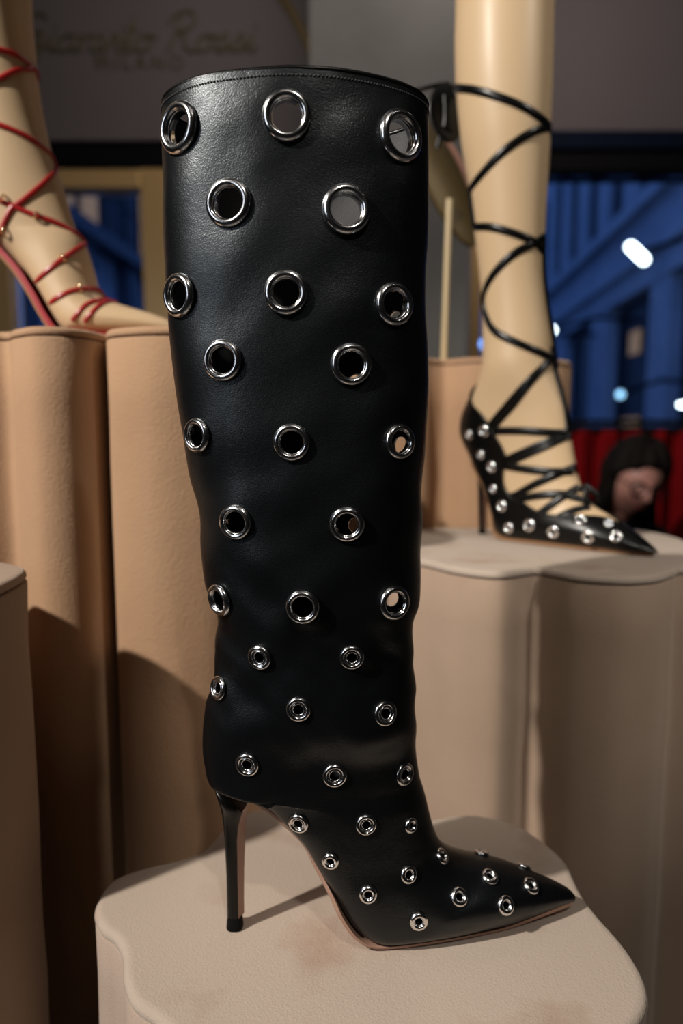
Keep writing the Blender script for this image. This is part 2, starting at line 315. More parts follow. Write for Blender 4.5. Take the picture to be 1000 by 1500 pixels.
for a, b, wd, k, nA, nB in [((299,1094),(608.5,1085),.0372,0,2,2.1),((302,1120),(612,1120),.0367,0,2,2.05),((306,1134),(614,1137),.0362,0,2.1,2),((313,1146),(618,1152),.0357,.1,2.2,2),
   ((336,1160),(622,1168),.0350,.5,2.4,2),((372,1185),(626.5,1188),.0342,.75,2.9,2),((412,1219),(631,1204),.0337,.85,3.5,2),((442,1250),(638,1222),.0337,.9,4.0,1.95),((466,1291),(647,1237),.034,.92,4.4,1.9),
   ((485,1323),(660,1248.5),.0355,.95,4.4,1.9),((503,1358),(676,1255),.0365,.97,4.4,1.85),((522,1384),(692,1259),.037,1,4.4,1.85),((546,1397),(706,1262),.037,1,4.4,1.85),((580,1401),(722,1265),.0365,1,4.2,1.85),
   ((618,1399),(738,1269),.0345,1,4,1.85),((658,1390.5),(755,1273.5),.0315,1,3.6,1.85),((700,1379.5),(772,1279),.027,1,3,1.85),((740,1366),(790,1285),.0215,1,2.8,1.85),((780,1350),(808,1291.5),.0155,1,2.6,1.9),
   ((808,1338),(823,1298),.0105,1,2.4,1.95),((829,1329),(835,1304.5),.006,1,2.2,2),((840,1324),(842,1312),.0025,1,2,2)]:
    x0 = P(a[0], a[1], .465).x; A = P(a[0], a[1], yc(x0) - k*wd*.98); B = P(b[0], b[1], yc(P(b[0], b[1], .465).x))
    A.z = max(A.z, ZP+.0019); A.y = yc(A.x); B.y = yc(B.x); BS.append(dict(A=A, B=B, w=wd, nA=nA, nB=nB))
SEC = interp(BS, 5); NS = 120
Wd = Vector((0, -1, 0))
rings = [section(s, NS, Wd) for s in SEC]
nrim = 5
for i in range(nrim+1):                       # rim a little higher on the outer side than on the inner side
    for p in rings[i]:
        q = (p.y-YH)/.0425; p.z += (1-i/(nrim+1))*(-.0022*q if q < 0 else -.0050*q)
boot_base = Vector((.0, .468, ZP))
boot = thing('eyelet_boot', 'tall black leather stiletto boot studded with silver eyelets', 'boot', boot_base)
def wrinkle(p):
    h = (p.z-ZP)
    a = .0014 + .0018*math.exp(-((h-.20)/.05)**2) + .0010*math.exp(-((h-.30)/.06)**2)
    if h < .10: a *= max(0, (h-.05)/.05)
    n1 = noise.noise(Vector((p.x*14, p.y*14, p.z*20))); n2 = noise.noise(Vector((p.x*22+7, p.y*20, p.z*60+p.x*60)))
    n3 = noise.noise(Vector((p.x*30+3, p.y*26, p.z*34-p.x*16)))
    r = a*(n1*1.9 + .75*n3 + .8*n2*math.exp(-((h-.22)/.07)**2))
    return r
def vnorm(rings):
    n = len(rings[0]); out = []
    for i, r in enumerate(rings):
        row = []
        for j in range(n):
            du = rings[min(i+1, len(rings)-1)][j] - rings[max(i-1, 0)][j]; dv = r[(j+1) % n]-r[j-1]
            c = sum(r, Vector())/n
            q = dv.cross(du)
            q = q.normalized() if q.length > 1e-12 else (r[j]-c).normalized()
            if q.dot(r[j]-c) < 0: q = -q
            row.append(q)
        out.append(row)
    return out
nrm = vnorm(rings)
rings = [[p + q*wrinkle(p) for p, q in zip(r, nr_)] for r, nr_ in zip(rings, nrm)]
nrm = vnorm(rings)
TH = .0022
inner = [[p - q*TH for p, q in zip(r, nr_)] for r, nr_ in zip(rings, nrm)]
for s_i in range(len(SEC)):                    # keep the inner skin inside where the toe is thin
    s = SEC[s_i]; k = min(s['w'], (s['B']-s['A']).length/2)
    if k < .012 or s_i > 100:
        c = sum(rings[s_i], Vector())/NS; inner[s_i] = [c + (p-c)*max(.3, 1-TH*1.4/max(k, 1e-4)) for p in rings[s_i]]
ni = len(rings) - 14
V = [p for r in rings for p in r]; FA = []
nr = len(rings)
for i in range(nr-1):
    for j in range(NS): FA.append((i*NS+j, i*NS+(j+1) % NS, (i+1)*NS+(j+1) % NS, (i+1)*NS+j))
FA.append(tuple((nr-1)*NS+j for j in range(NS)))
nout = len(FA); b0 = len(V); V += [p for r in inner[:ni] for p in r]
for i in range(ni-1):
    for j in range(NS): FA.append((b0+i*NS+j, b0+(i+1)*NS+j, b0+(i+1)*NS+(j+1) % NS, b0+i*NS+(j+1) % NS))
FA.append(tuple(b0+(ni-1)*NS+j for j in reversed(range(NS))))
rim0 = len(FA)
for j in range(NS): FA.append((j, b0+j, b0+(j+1) % NS, (j+1) % NS))
bvh_out = BVHTree.FromPolygons([tuple(v) for v in V[:b0]], FA[:nout])
upper = obj('leather_upper', V, FA, ['leather', 'lining'], boot, True, angle=50)
for i, p in enumerate(upper.data.polygons):
    if nout <= i < rim0: p.material_index = 1
# eyelets -------------------------------------------------------
def lathe(prof, n=28):
    rs = [[Vector((r*math.cos(2*math.pi*k/n), r*math.sin(2*math.pi*k/n), z)) for k in range(n)] for r, z in prof]
    m_ = MB(); m_.loft(rs, cap=False); f = m_.f
    L_ = len(rs)
    for j in range(n): m_.f.append(((L_-1)*n+j, (L_-1)*n+(j+1) % n, (j+1) % n, j))
    return m_
def eye_mesh(name, hole, dome, step=False):
    pr = [(hole, -.42), (hole, .02), (hole+.03, .10)]
    if step:
        pr += [(hole+.08, .15), (hole+.14, .16), (hole+.19, .12), (hole+.215, .05)]
        a0 = hole+.22
    else: a0 = hole+.03
    mid = (a0+1)/2; hw = (1-a0)/2
    for k in range(10):
        a = math.pi - math.pi*k/9
        pr.append((mid + hw*math.cos(a), (.10 if not step else .05)*(1 if k < 5 else (9-k)/5) + dome*math.sin(a)))
    pr += [(.985, -.04), (.9, -.06), (hole+.06, -.10), (hole+.06, -.42)]
    m_ = lathe(pr); o = m_.build(name, 'chrome'); me = o.data; bpy.data.objects.remove(o); return me
EY = {'large': eye_mesh('eyelet_large', .61, .24), 'medium': eye_mesh('eyelet_medium', .40, .24, True), 'small': eye_mesh('eyelet_small', .40, .36)}
HOLE = {'large': .61, 'medium': .40, 'small': .40}
near = [(263,188,75),(420,170,73),(586,200,75),(335,298,71),(507,307,73),(263,433,64),(419,429,65),(577,446,63),(326,528,61),(514,534,62),(289,638,51),(427,648,55),(585,647,52),(345,765,52),(508,768,53),(322,879,50),(443,889,51),(577,883,51)]
medium = [(380,963,37),(515,963,37),(320,1008,36),(437,1039,37),(564,1045,37),(362,1120,36),(490,1136,36),(592,1134,34),(437,1206,31),(536,1208,31)]
small = [(601,1209,23),(484,1261,26),(598,1281,26),(647,1255,24),(539,1310,27),(672,1314,27),(717,1285,25),(613,1349,28),(740,1326,27),(777,1298,25)]
far_px = [(420,178,70),(582,470,50),(522,561,46),(588,652,46),(521,769,42),(575,876,46),(412,305,68),(334,420,62),(500,425,62),(418,520,58),(345,660,50),(420,765,50),(385,890,48)]
marks = []
def hit(px, py, far=False):
    r = ray(px, py).normalized(); p, n, i, d = bvh_out.ray_cast(O0, r)
    if far and p is not None: p, n, i, d = bvh_out.ray_cast(p + r*.012, r)
    if p is None: return None
    # average the normal over the eyelet's footprint
    nn = Vector()
    for dx in (-8, 0, 8):
        for dy in (-8, 0, 8):
            r2 = ray(px+dx, py+dy).normalized(); p2, n2, _, d2 = bvh_out.ray_cast(O0, r2)
            if far and p2 is not None: p2, n2, _, d2 = bvh_out.ray_cast(p2 + r2*.012, r2)
            if p2 is not None and (p2-p).length < .02:
                if n2.dot(r2) > 0 and not far: n2 = -n2
                if n2.dot(r2) < 0 and far: n2 = -n2
                nn += n2
    return p, nn.normalized()
for lst, kind, far in ((near, 'large', False), (medium, 'medium', False), (small, 'small', False), (far_px, 'large', True)):
    for px, py, hp in lst:
        h = hit(px, py, far)
        if h is None: continue
        p, n = h; R = hp/2*depth(p if not far else Vector((p.x, .42, p.z)))/F; marks.append((p, n, R, kind))
for px, py in [(708,1259),(771,1277)]:           # studs on the far side of the toe, just peeping over the ridge
    p = P(px, py, .478); q, n, _, _ = bvh_out.find_nearest(p + Vector((0, .008, -.003)))
    d = q - Vector((q.x-.01, .474, q.z-.012)); marks.append((q, n if n.dot(d) > 0 else -n, .0058, 'small'))
cut = MB()
for p, n, R, kind in marks:
    q = n.to_track_quat('Z', 'Y').to_matrix(); r = R*(HOLE[kind]+.04); m_ = 20
    lo_ = [p + q @ Vector((r*math.cos(2*math.pi*k/m_), r*math.sin(2*math.pi*k/m_), -min(.008, .0055+R*.1))) for k in range(m_)]
    hi_ = [v + n*.016 for v in lo_]; cut.loft([lo_, hi_])
co = cut.build('cutter', 'lining', None, False)
md = upper.modifiers.new('holes', 'BOOLEAN'); md.operation = 'DIFFERENCE'; md.solver = 'EXACT'; md.object = co
dg = bpy.context.evaluated_depsgraph_get(); ev = upper.evaluated_get(dg)
nm = bpy.data.meshes.new_from_object(ev); upper.modifiers.clear()
if len(nm.polygons) > 1000: upper.data = nm
bpy.data.objects.remove(co)
for p_ in upper.data.polygons: p_.use_smooth = True
upper.data.set_sharp_from_angle(angle=math.radians(45))
def put_eye(p, n, R, kind, parent):
    o = bpy.data.objects.new('eyelet', EY[kind]); C.objects.link(o); o.parent = parent
    o.location = p - wloc(parent) + n*.0004; o.rotation_mode = 'QUATERNION'; o.rotation_quaternion = n.to_track_quat('Z', 'Y'); o.scale = (R, R, R*.72)
    return o
for p, n, R, kind in marks: put_eye(p, n, R, kind, boot)
rimpts = [(a_+b_)/2 + Vector((0, 0, .0002)) for a_, b_ in zip(rings[0], inner[0])]
rb = [[p + (Vector((p.x, p.y-YH, 0)).normalized()*math.cos(t) + Vector((0, 0, 1))*math.sin(t))*.0017 for t in [2*math.pi*k/8 for k in range(8)]] for p in rimpts]
mb = MB(); mb.loft(rb + [rb[0]], cap=False); mb.build('top_binding', 'smooth_leather', boot)
# stitches just under the rim, one joined part
mb = MB()
for j in range(0, NS):
    for hfrac in (.15, .65):
        p = rings[0][j].lerp(rings[0][(j+1) % NS], hfrac); q = rings[0][j].lerp(rings[0][(j+1) % NS], hfrac+.3)
        dn = (rings[1][j]-rings[0][j]).normalized()*.0042; nn_ = nrm[0][j]*.0003
        mb.tube([p+dn+nn_, q+dn+nn_], .00045, 4)
stc = mb.build('topline_stitching', 'lining', boot); stc['kind'] = 'stuff'
# sole, heel
def sole(secs, i0, i1, Wd, m, parent, th=.0026, nA=2.6, name='sole', wf=.90):
    rr = []
    for i in range(i0, i1):
        s = secs[i]; t = (secs[min(i+1, i1-1)]['A'] - secs[max(i-1, i0)]['A']).normalized(); dn = t.cross(Wd).normalized()
        if dn.z > 0: dn = -dn
        if dn.dot(s['A']-s['B']) < 0: dn = -dn
        ww = s['w']*(wf(i) if callable(wf) else wf); up = -dn
        cs_ = [(-ww, .0016), (-ww*.99, -.0002), (-ww*.93, -th), (ww*.93, -th), (ww*.99, -.0002), (ww, .0016), (ww*.5, .0007), (-ww*.5, .0007)]
        rr.append([s['A'] + Wd*a_ + up*b_ for a_, b_ in cs_])
    return MB().loft(rr).build(name, m, parent, True, angle=50)
i_heel = 5*21
sole(SEC, i_heel+5, len(SEC)-2, Wd, 'nude', boot, .0015, wf=lambda i: .55 + .31*min(1, max(0, (i-126)/12)))
def heel(rows, Yf, parent, mouter, tipz):
    """rows: (py, px left, px right, half width); a D-shaped stiletto with a flat breast"""
    rr = []; br = []
    for c, xl, xr, wd in rows:
        pl, pr = xl, xr; ring_ = []
        n = 22
        for k in range(n):
            th = 2*math.pi*k/n; cx_, sy_ = math.cos(th), math.sin(th)
            fx = (min(cx_, .45)+1)/1.45
            ring_.append(pl.lerp(pr, fx) + c*(sy_*wd))
        rr.append(ring_)
        br.append([pr + c*(-wd*.80) + (pr-pl).normalized()*.0003, pr + c*(wd*.80) + (pr-pl).normalized()*.0003, pr + c*(wd*.8) + (pl-pr).normalized()*.0006, pr + c*(-wd*.8) + (pl-pr).normalized()*.0006])
    h = MB().loft(rr).build('heel', mouter, parent, True, angle=50)
    b = MB().loft(br[3:]).build('heel_breast', 'nude', h, True, angle=40); b['label'] = 'nude leather facing on the front of the heel'
    return h
rows = []
for py, xl, xr, wd in [(1146,313.5,319,.008),(1153,317,334,.0155),(1164,320.5,349,.0165),(1176,323.5,362,.0145),(1188,326,358,.0115),(1204,328.5,354.5,.0090),(1225,330.5,353,.0075),(1280,332.5,352.5,.0058),(1320,333.2,352.8,.0052),(1342,333.5,353.2,.005)]:
    a_, b_ = P(xl, py, YH), P(xr, py, YH); rows.append((Vector((-.34*min(1, max(0, (py-1150)/70)), -.96, 0)), a_, b_, wd))
heel(rows, YH, boot, 'smooth_leather', ZP)
rr = []
for z, gx in ((ZP+.0002, .0055), (ZP+.0012, .0060), (ZP+.006, .0056), (P(340, 1341, YH).z+.0002, .0052)):
    cx_ = P(344, 1352, YH).x; rr.append([Vector((cx_ + gx*math.copysign(abs(math.cos(t))**.7, math.cos(t)), YH + gx*math.copysign(abs(math.sin(t))**.7, math.sin(t)), z)) for t in [2*math.pi*k/20 for k in range(20)]])
MB().loft(rr).build('heel_tip', 'black_metal', boot, True, angle=40)
# ---------------------------------------------------------------- straps on feet
def ribbon(pts, nrs, wd, th):
    rr = []
    for i, (p, n) in enumerate(zip(pts, nrs)):
        t = (pts[min(i+1, len(pts)-1)]-pts[max(i-1, 0)]).normalized(); n = (n - t*n.dot(t)).normalized(); b = t.cross(n)
        cs_ = [(-.5, 0), (-.46, .6), (-.3, .95), (0, 1), (.3, .95), (.46, .6), (.5, 0), (.3, -.15), (-.3, -.15)]
        rr.append([p + b*(x_*wd) + n*(y_*th) for x_, y_ in cs_])
    return rr
class Limb:
    def __init__(s, secs, Wd, k=5, nseg=56):
        s.secs = interp(secs, k); s.rings = [section(q, nseg, Wd) for q in s.secs]; n = nseg
        s.V = [p for r in s.rings for p in r]; s.F = []
        for i in range(len(s.rings)-1):
            for j in range(n): s.F.append((i*n+j, i*n+(j+1) % n, (i+1)*n+(j+1) % n, (i+1)*n+j))
        s.F.append(tuple(range(n-1, -1, -1))); s.F.append(tuple((len(s.rings)-1)*n+j for j in range(n)))
        s.bvh = BVHTree.FromPolygons([tuple(v) for v in s.V], s.F)
    def snap(s, px, py, Y):
        r = ray(px, py).normalized(); p, n, i, d = s.bvh.ray_cast(O0, r)
        if p is None:
            q = O0 + r*(Y/r.y)
            p, n, i, d = s.bvh.find_nearest(q)
            # keep the strap where the eye ray runs closest to the limb
            q = O0 + r*((p-O0).dot(r)); p, n, i, d = s.bvh.find_nearest(q)
        else: pass
        c = s.inside(p)
        if n.dot(p-c) < 0: n = -n
        return p, n
    def inside(s, p):
        return min(((q['A']+q['B'])/2 for q in s.secs), key=lambda c: (c-p).length)
    def surf(s, c, d):
        p, n, i, dd = s.bvh.ray_cast(c, d)
        if p is None: return None
        return p, (n if n.dot(d) > 0 else -n)
    def strap(s, px, Y, wd, th, mb, back=None, off=.0003):
        pp = [(a_, b_, 0) for a_, b_ in px]; pp = cr(pp, 6) if len(pp) > 2 else [Vector(pp[0]).lerp(Vector(pp[1]), q/10) for q in range(11)]
        pts, nn = [], []
        for v in pp:
            p, n = s.snap(v.x, v.y, Y); pts.append(p + n*off); nn.append(n)
        if back:                                   # carry on round the hidden side to an end point
            ex = s.wrap(pts[-1], s.snap(back[0], back[1], Y)[0], Y)
            for p, n in ex: pts.append(p + n*off); nn.append(n)
        # smooth
        for _ in range(3):
            pts = [pts[0]] + [(pts[i-1]+pts[i]*2+pts[i+1])/4 for i in range(1, len(pts)-1)] + [pts[-1]]
            nn = [nn[0]] + [(nn[i-1]+nn[i]*2+nn[i+1]).normalized() for i in range(1, len(nn)-1)] + [nn[-1]]
        mb.loft(ribbon(pts, nn, wd, th)); return pts
    def wrap(s, p0, p1, Y, n=16):
        out = []; c0 = s.axis(p0.z); c1 = s.axis(p1.z)
        a0 = math.atan2(p0.y-c0.y, p0.x-c0.x); a1 = math.atan2(p1.y-c1.y, p1.x-c1.x)
        # go round the side away from the camera (angle +90 deg)
        while a0 < -math.pi/2: a0 += 2*math.pi
        while a1 < -math.pi/2: a1 += 2*math.pi
        for k in range(1, n+1):
            f = k/n; z = p0.z + (p1.z-p0.z)*f; c = s.axis(z); a_ = a0 + (a1-a0)*f
            h = s.surf(c, Vector((math.cos(a_), math.sin(a_), 0)))
            if h: out.append(h)
        return out
    def axis(s, z):
        b = min(s.secs, key=lambda q: abs((q['A'].z+q['B'].z)/2 - z)); c = (b['A']+b['B'])/2; return Vector((c.x, c.y, z))
# right leg ------------------------------------------------------
E = Vector((.156, -.182, 0)).normalized(); WR = Vector((E.y, -E.x, 0))
if WR.y > 0: WR = -WR
HT = Pz(706, 782, ZR)                               # heel tip on the pedestal
def PL(px, py, off=0):
    r = ray(px, py); o = HT + WR*off; t = (o-O0).dot(WR)/r.dot(WR); q = O0 + r*t
    return Vector((q.x, q.y, q.z)) - WR*off
RS_ = []
ax = HT + E*.052
for py, xl, xr in [(-330,650,802),(-250,655,806),(-160,660,809),(-60,666,809),(0,668,808),(60,667,807),(130,669,805.5),(200,676,803),(260,686,800),(330,695,796),(400,703,795),(450,707,800),(500,708,808),(540,706,813)]:
    rr_ = ray((xl+xr)/2, py); tt = ax.y/rr_.y; c = O0 + rr_*tt
    rad = (xr-xl)/2*depth(c)/F
    RS_.append(dict(A=c - E*rad*1.03, B=c + E*rad*1.03, w=rad*.97, nA=2, nB=2))
PX = [((705,560),(817,562),.043,2,2,176),((693,586),(822,580),.041,2,2,138),((682,608),(828,600),.038,2,2,108),((678,630),(833,628),.036,2,2,95),((683,648),(837,652),.034,2.1,2,90),((693,665),(840,670),.033,2.4,2,90),((705,686),(844,690),.032,3.2,2,94),((720,714),(849,709),.0315,3.8,1.95,97),
    ((731,746),(858,726),.033,4,1.9,88),((741,776),(871,740),.0355,4,1.85,66),((757,795),(887,750),.0365,4,1.85,36),((790,806),(903,761),.035,3.6,1.85,12),((830,812),(920,774),.031,3.2,1.85,4),((870,815),(935,786),.025,2.8,1.9,3),((912,816),(949,798),.017,2.4,2,3),((940,816),(957,805),.009,2.2,2,3),((957,814),(962,809),.003,2,2,3)]
PS = []
for a_, b_, wd, nA, nB, t in PX:
    A = PL(*a_); B = PL(*b_); A.z = max(A.z, ZR+.0032); PS.append(dict(A=A, B=B, w=wd, nA=nA, nB=nB, t=t))
for q in PS[1:-2]:
    d = (q['B']-q['A']).normalized(); RS_.append(dict(A=q['A']+d*.003, B=q['B']-d*(.0008 if q['t'] > 80 else .003), w=max(q['w']-.003, .003), nA=q['nA'], nB=q['nB']))
leg = Limb(RS_, WR)
rleg = thing('mannequin_leg', 'beige mannequin leg laced with long black ankle straps', 'mannequin', (HT.x, HT.y, ZR), 'mannequin display legs')
obj('leg_form', leg.V, leg.F, 'skin_plastic', rleg)
# pump: a shell that follows the foot, open above the topline
pump = thing('lace_up_pump', 'black studded lace-up stiletto pump worn by the mannequin leg', 'shoe', (HT.x, HT.y, ZR))
psec = interp(PS, 6)
def shell(secs, Wd, grow, n=44):
    rr = []
    for s in secs:
        t = math.radians(max(2, s['t'])); row = []
        A, B = s['A'], s['B']; mid = (A+B)/2; h = (B-A)/2; hl = h.length; hd = h/max(hl, 1e-6)
        for k in range(n+1):
            th = t + (2*math.pi-2*t)*k/n; c, sn = math.cos(th), math.sin(th); e = s['nB'] if c > 0 else s['nA']
            row.append(mid + hd*((hl+grow)*math.copysign(abs(c)**(2/e), c)) + Wd*((s['w']+grow)*math.copysign(abs(sn)**(2/e), sn)))
        rr.append(row)
    return rr
so_, si_ = shell(psec, WR, .0012), shell(psec, WR, -.0006)
n1 = len(so_[0]); V = [p for r in so_ for p in r] + [p for r in si_ for p in r]; b0 = len(so_)*n1; FA = []
for i in range(len(so_)-1):
    for j in range(n1-1):
        FA.append((i*n1+j, i*n1+j+1, (i+1)*n1+j+1, (i+1)*n1+j)); FA.append((b0+i*n1+j, b0+(i+1)*n1+j, b0+(i+1)*n1+j+1, b0+i*n1+j+1))
    FA.append((i*n1, (i+1)*n1, b0+(i+1)*n1, b0+i*n1)); FA.append((i*n1+n1-1, b0+i*n1+n1-1, b0+(i+1)*n1+n1-1, (i+1)*n1+n1-1))
for j in range(n1-1):
    FA.append((j, b0+j, b0+j+1, j+1)); q = (len(so_)-1)*n1; FA.append((q+j, q+j+1, b0+q+j+1, b0+q+j))
bvh_p = BVHTree.FromPolygons([tuple(v) for v in V], FA)
obj('upper', V, FA, 'smooth_leather', pump, True, angle=60)
obj('topline_binding', *(lambda m_: (m_.v, m_.f))(MB().tube([r[0] for r in so_][:6*11], .0013, 6).tube([r[-1] for r in so_][:6*11], .0013, 6)), 'smooth_leather', pump)
sole(psec, 6*6-2, len(psec)-1, WR, 'tan', pump, .0026, wf=lambda i: .55 + .31*min(1, max(0, (i-46)/10)))
rows = []
for py, xl, xr, wd in [(668,693,699,.006),(676,694.5,705,.012),(688,697,713,.0125),(700,698.5,714,.010),(716,699,710.5,.007),(740,699,708,.005),(765,699.2,708.2,.0042),(776,699.5,708.6,.0042)]:
    a_, b_ = PL(xl+2, py), PL(xr+2, py); rows.append((WR, a_, b_, wd))
heel(rows, 0, pump, 'smooth_leather', ZR)
cx_ = PL(706, 779); rr = []
for z, gx in ((ZR+.0002, .0052), (ZR+.0012, .0056), (PL(706, 775.5).z, .0050)):
    rr.append([Vector((cx_.x + gx*math.cos(t), cx_.y + gx*math.sin(t), z)) for t in [2*math.pi*k/16 for k in range(16)]])
MB().loft(rr).build('heel_tip', 'black_metal', pump, True, angle=40)
for px, py, hp in [(697,572,11),(702,601,17),(709,631,19),(687,637,16),(704,666,15),(720,684,17),(735,741,18),(745,773,17),(775,769,20),(810,779,19),(850,762,18),(861,786,20),(891,767,15),(902,786,19),(722,716,13)]:
    r = ray(px, py).normalized(); p, n, i, d = bvh_p.ray_cast(O0, r)
    if p is None or d > 1.3: continue
    if n.dot(r) > 0: n = -n
    put_eye(p, n, hp/2*depth(p)/F, 'small', pump)
# laces
Yl = ax.y; LW = .0095; LT = .0026
def lace(px, back=None, name='lace', wd=LW, off=.0004):
    m_ = MB(); leg.strap(px, Yl, wd, LT, m_, back, off); return m_.build(name, 'smooth_leather', pump, True, angle=60)
lace([(666,129),(691,131),(730,142),(769,158),(795,176),(804,185)])
lace([(804,186),(782,192),(756,207),(730,228),(704,257),(688,278),(684.5,288)], (804,185))
lace([(685,290),(687,312),(691,331),(717,332),(756,343),(782,354),(795,369)])
lace([(796,347),(782,356),(756,369),(735,387),(716,412),(708,436),(711,460),(720,480),(735,492),(768,507),(792,517),(807,526),(815,540)], (796,347))
lace([(808,508),(806,526),(780,552),(750,585),(722,618),(712,629)])
lace([(804,532),(784,553),(754,592),(728,622),(720,630)], None, wd=.006)
lace([(722,631),(768,631),(810,634),(832,634)], (808,510))
lace([(832,637),(795,650),(762,664),(736,676)])
lace([(832,640),(800,655),(762,672),(738,683)], None, wd=.006)
lace([(735,681),(768,687),(810,691),(838,690)])
lace([(842,684),(810,697),(780,711),(746,731)], (834,640))
lace([(748,734),(780,727),(810,724),(830,725),(864,737)])
lace([(847,714),(822,729),(800,745),(784,757)], (842,690))
lace([(818,758),(840,748),(862,743)])
# bow at the front of the ankle and the bow behind the calf
m_ = MB(); c = leg.snap(848, 715, Yl)[0]; ncam = (O0-c).normalized()
c = c + E*.004
for sx, sy in ((.006, -.006), (.013, -.014), (.003, -.020)):
    q = [c + Vector((sx*t1*1.4, -.010*t1, sy*t1 + .006*math.sin(t1*3.14))) for t1 in [k/8 for k in range(9)]]
    m_.tube(q, [.003]*9, 7)
m_.add(*(lambda t: (t.v, t.f))(MB().tube([c - E*.002, c + E*.005], .0035, 8)))
m_.build('front_knot', 'smooth_leather', pump)
m_ = MB(); k0 = leg.snap(668, 130, Yl)[0] + Vector((-.004, .004, 0))
def curve3(pp, Y0): return cr([P(a_, b_, Y0) for a_, b_ in pp], 6)
m_.tube(curve3([(666,129),(650,123),(630,127),(610,133),(596,141)], k0.y+.01), .0028, 7)
m_.tube(curve3([(660,130),(655,152),(647,185),(640,217)], k0.y+.015), .0030, 7)
for off in (0, .012):
    q = curve3([(662,131),(645,142),(640,165),(648,188),(658,196),(663,175),(662,140)], k0.y+off)
    m_.loft(ribbon(q, [Vector((.3, -1, .2)).normalized() if True else None for _ in q], .024, .002))
m_.build('back_bow', 'smooth_leather', pump, True, angle=60)
# left leg and red sandal -------------------------------------------
YL = .775; WL = Vector((0, -1, 0)); LS = []
for py, xl, xr, wd in [(-330,-122,38,.053),(-200,-116,40,.053),(-100,-112,41,.052),(0,-104,42,.049),(60,-94,47,.045),(110,-83,52,.041),(170,-66,62,.037),(215,-58,72,.034)]:
    A, B = P(xl, py, YL), P(xr, py, YL); LS.append(dict(A=A, B=B, w=wd, nA=2, nB=2))
for a_, b_, wd, nA, nB in [((-66,252),(81,243),.033,2,2),((-84,288),(91,273),.0325,2,2),((-94,318),(101,306),.032,2,2),((-84,345),(111,336),.031,2.2,2),((-40,354),(119,360),.030,2.4,2),((8,369),(127,382),.030,2.5,1.95),((38,396),(135,402),.032,2.5,1.9),((64,432),(144,422),.035,2.6,1.9),
   ((84,466),(154,436),.038,2.7,1.85),((100,488),(167,443),.040,2.8,1.85),((112,495),(186,449),.040,2.8,1.85),((150,497),(210,456),.037,2.7,1.85),((195,497),(235,464),.031,2.6,1.9),((235,496),(255,473),.022,2.4,2),((262,494),(270,482),.010,2,2)]:
    A, B = P(a_[0], a_[1], YL), P(b_[0], b_[1], YL); A.z = max(A.z, ZL+.0062); B.z = max(B.z, A.z+.006); LS.append(dict(A=A, B=B, w=wd, nA=nA, nB=nB))
lleg = Limb(LS, WL)
hx = P(-84, 345, YL).x
l_leg = thing('mannequin_leg', 'beige mannequin leg crossed by thin red straps', 'mannequin', (hx, YL, ZL), 'mannequin display legs')
obj('leg_form', lleg.V, lleg.F, 'skin_plastic', l_leg)
sandal = thing('strappy_sandal', 'red strappy stiletto sandal worn by the mannequin leg', 'sandal', (hx, YL, ZL))
i0 = 5*10
rr = []; rr2 = []
for i in range(i0, len(lleg.secs)-1):
    s = lleg.secs[i]; t = (lleg.secs[i+1]['A']-lleg.secs[i-1]['A']).normalized(); up = WL.cross(t); up = up if up.dot(s['B']-s['A']) > 0 else -up
    ww = s['w']*1.0+.001; a_ = s['A']
    rr.append([a_ + WL*x_ + up*y_ for x_, y_ in ((-ww, .0022), (-ww, -.003), (ww, -.003), (ww, .0022), (ww*.6, -.0006), (-ww*.6, -.0006))])
    rr2.append([a_ + WL*x_ + up*y_ for x_, y_ in ((-ww*.97, -.0032), (-ww*.92, -.0058), (ww*.92, -.0058), (ww*.97, -.0032))])
MB().loft(rr).build('insole', 'red_leather', sandal, True, angle=40)
MB().loft(rr2).build('sole', 'tan', sandal, True, angle=40)
rows = []
zs = P(-80, 345, YL).z
for z, xo, l_, wd in [(zs-.006, -.012, .034, .013), (zs-.016, -.009, .028, .011), (zs-.032, -.007, .015, .007), (zs-.06, -.006, .010, .005), (ZL+.007, -.005, .009, .0045)]:
    rows.append((WL, Vector((hx+xo, YL, z)), Vector((hx+xo+l_, YL, z)), wd))
heel(rows, 0, sandal, 'red_leather', ZL)
rbox('heel_tip', (hx-.0055, YL-.005, ZL+.0003), (hx+.0045, YL+.005, ZL+.0068), 'black_metal', sandal, .001)
def rstrap(px, back=None, wd=.0052):
    m_ = MB(); lleg.strap(px, YL, wd, .0022, m_, back, .0004); return m_.build('strap', 'red_leather', sandal, True, angle=60)
rstrap([(-70,62),(-35,65),(0,73),(28,83),(50,102)])
rstrap([(-60,160),(-30,132),(0,115),(22,104),(42,101),(51,102),(56,113)], (-70,62))
rstrap([(-62,172),(-30,174),(0,183),(34,197),(64,217),(91,240)])
rstrap([(91,241),(62,270),(28,298),(18,304),(8,322),(0,340),(-20,362)])
rstrap([(-60,262),(-30,278),(0,294),(20,302),(50,315),(84,327),(112,343),(127,355)])
rstrap([(127,356),(95,377),(64,402),(46,423),(38,436)])
rstrap([(54,468),(66,454),(84,436),(115,424),(148,425),(156,432)])
rstrap([(106,470),(123,449),(140,441),(165,438)], None, .0045)
rstrap([(124,472),(140,452),(155,443),(172,440)], None, .0045)
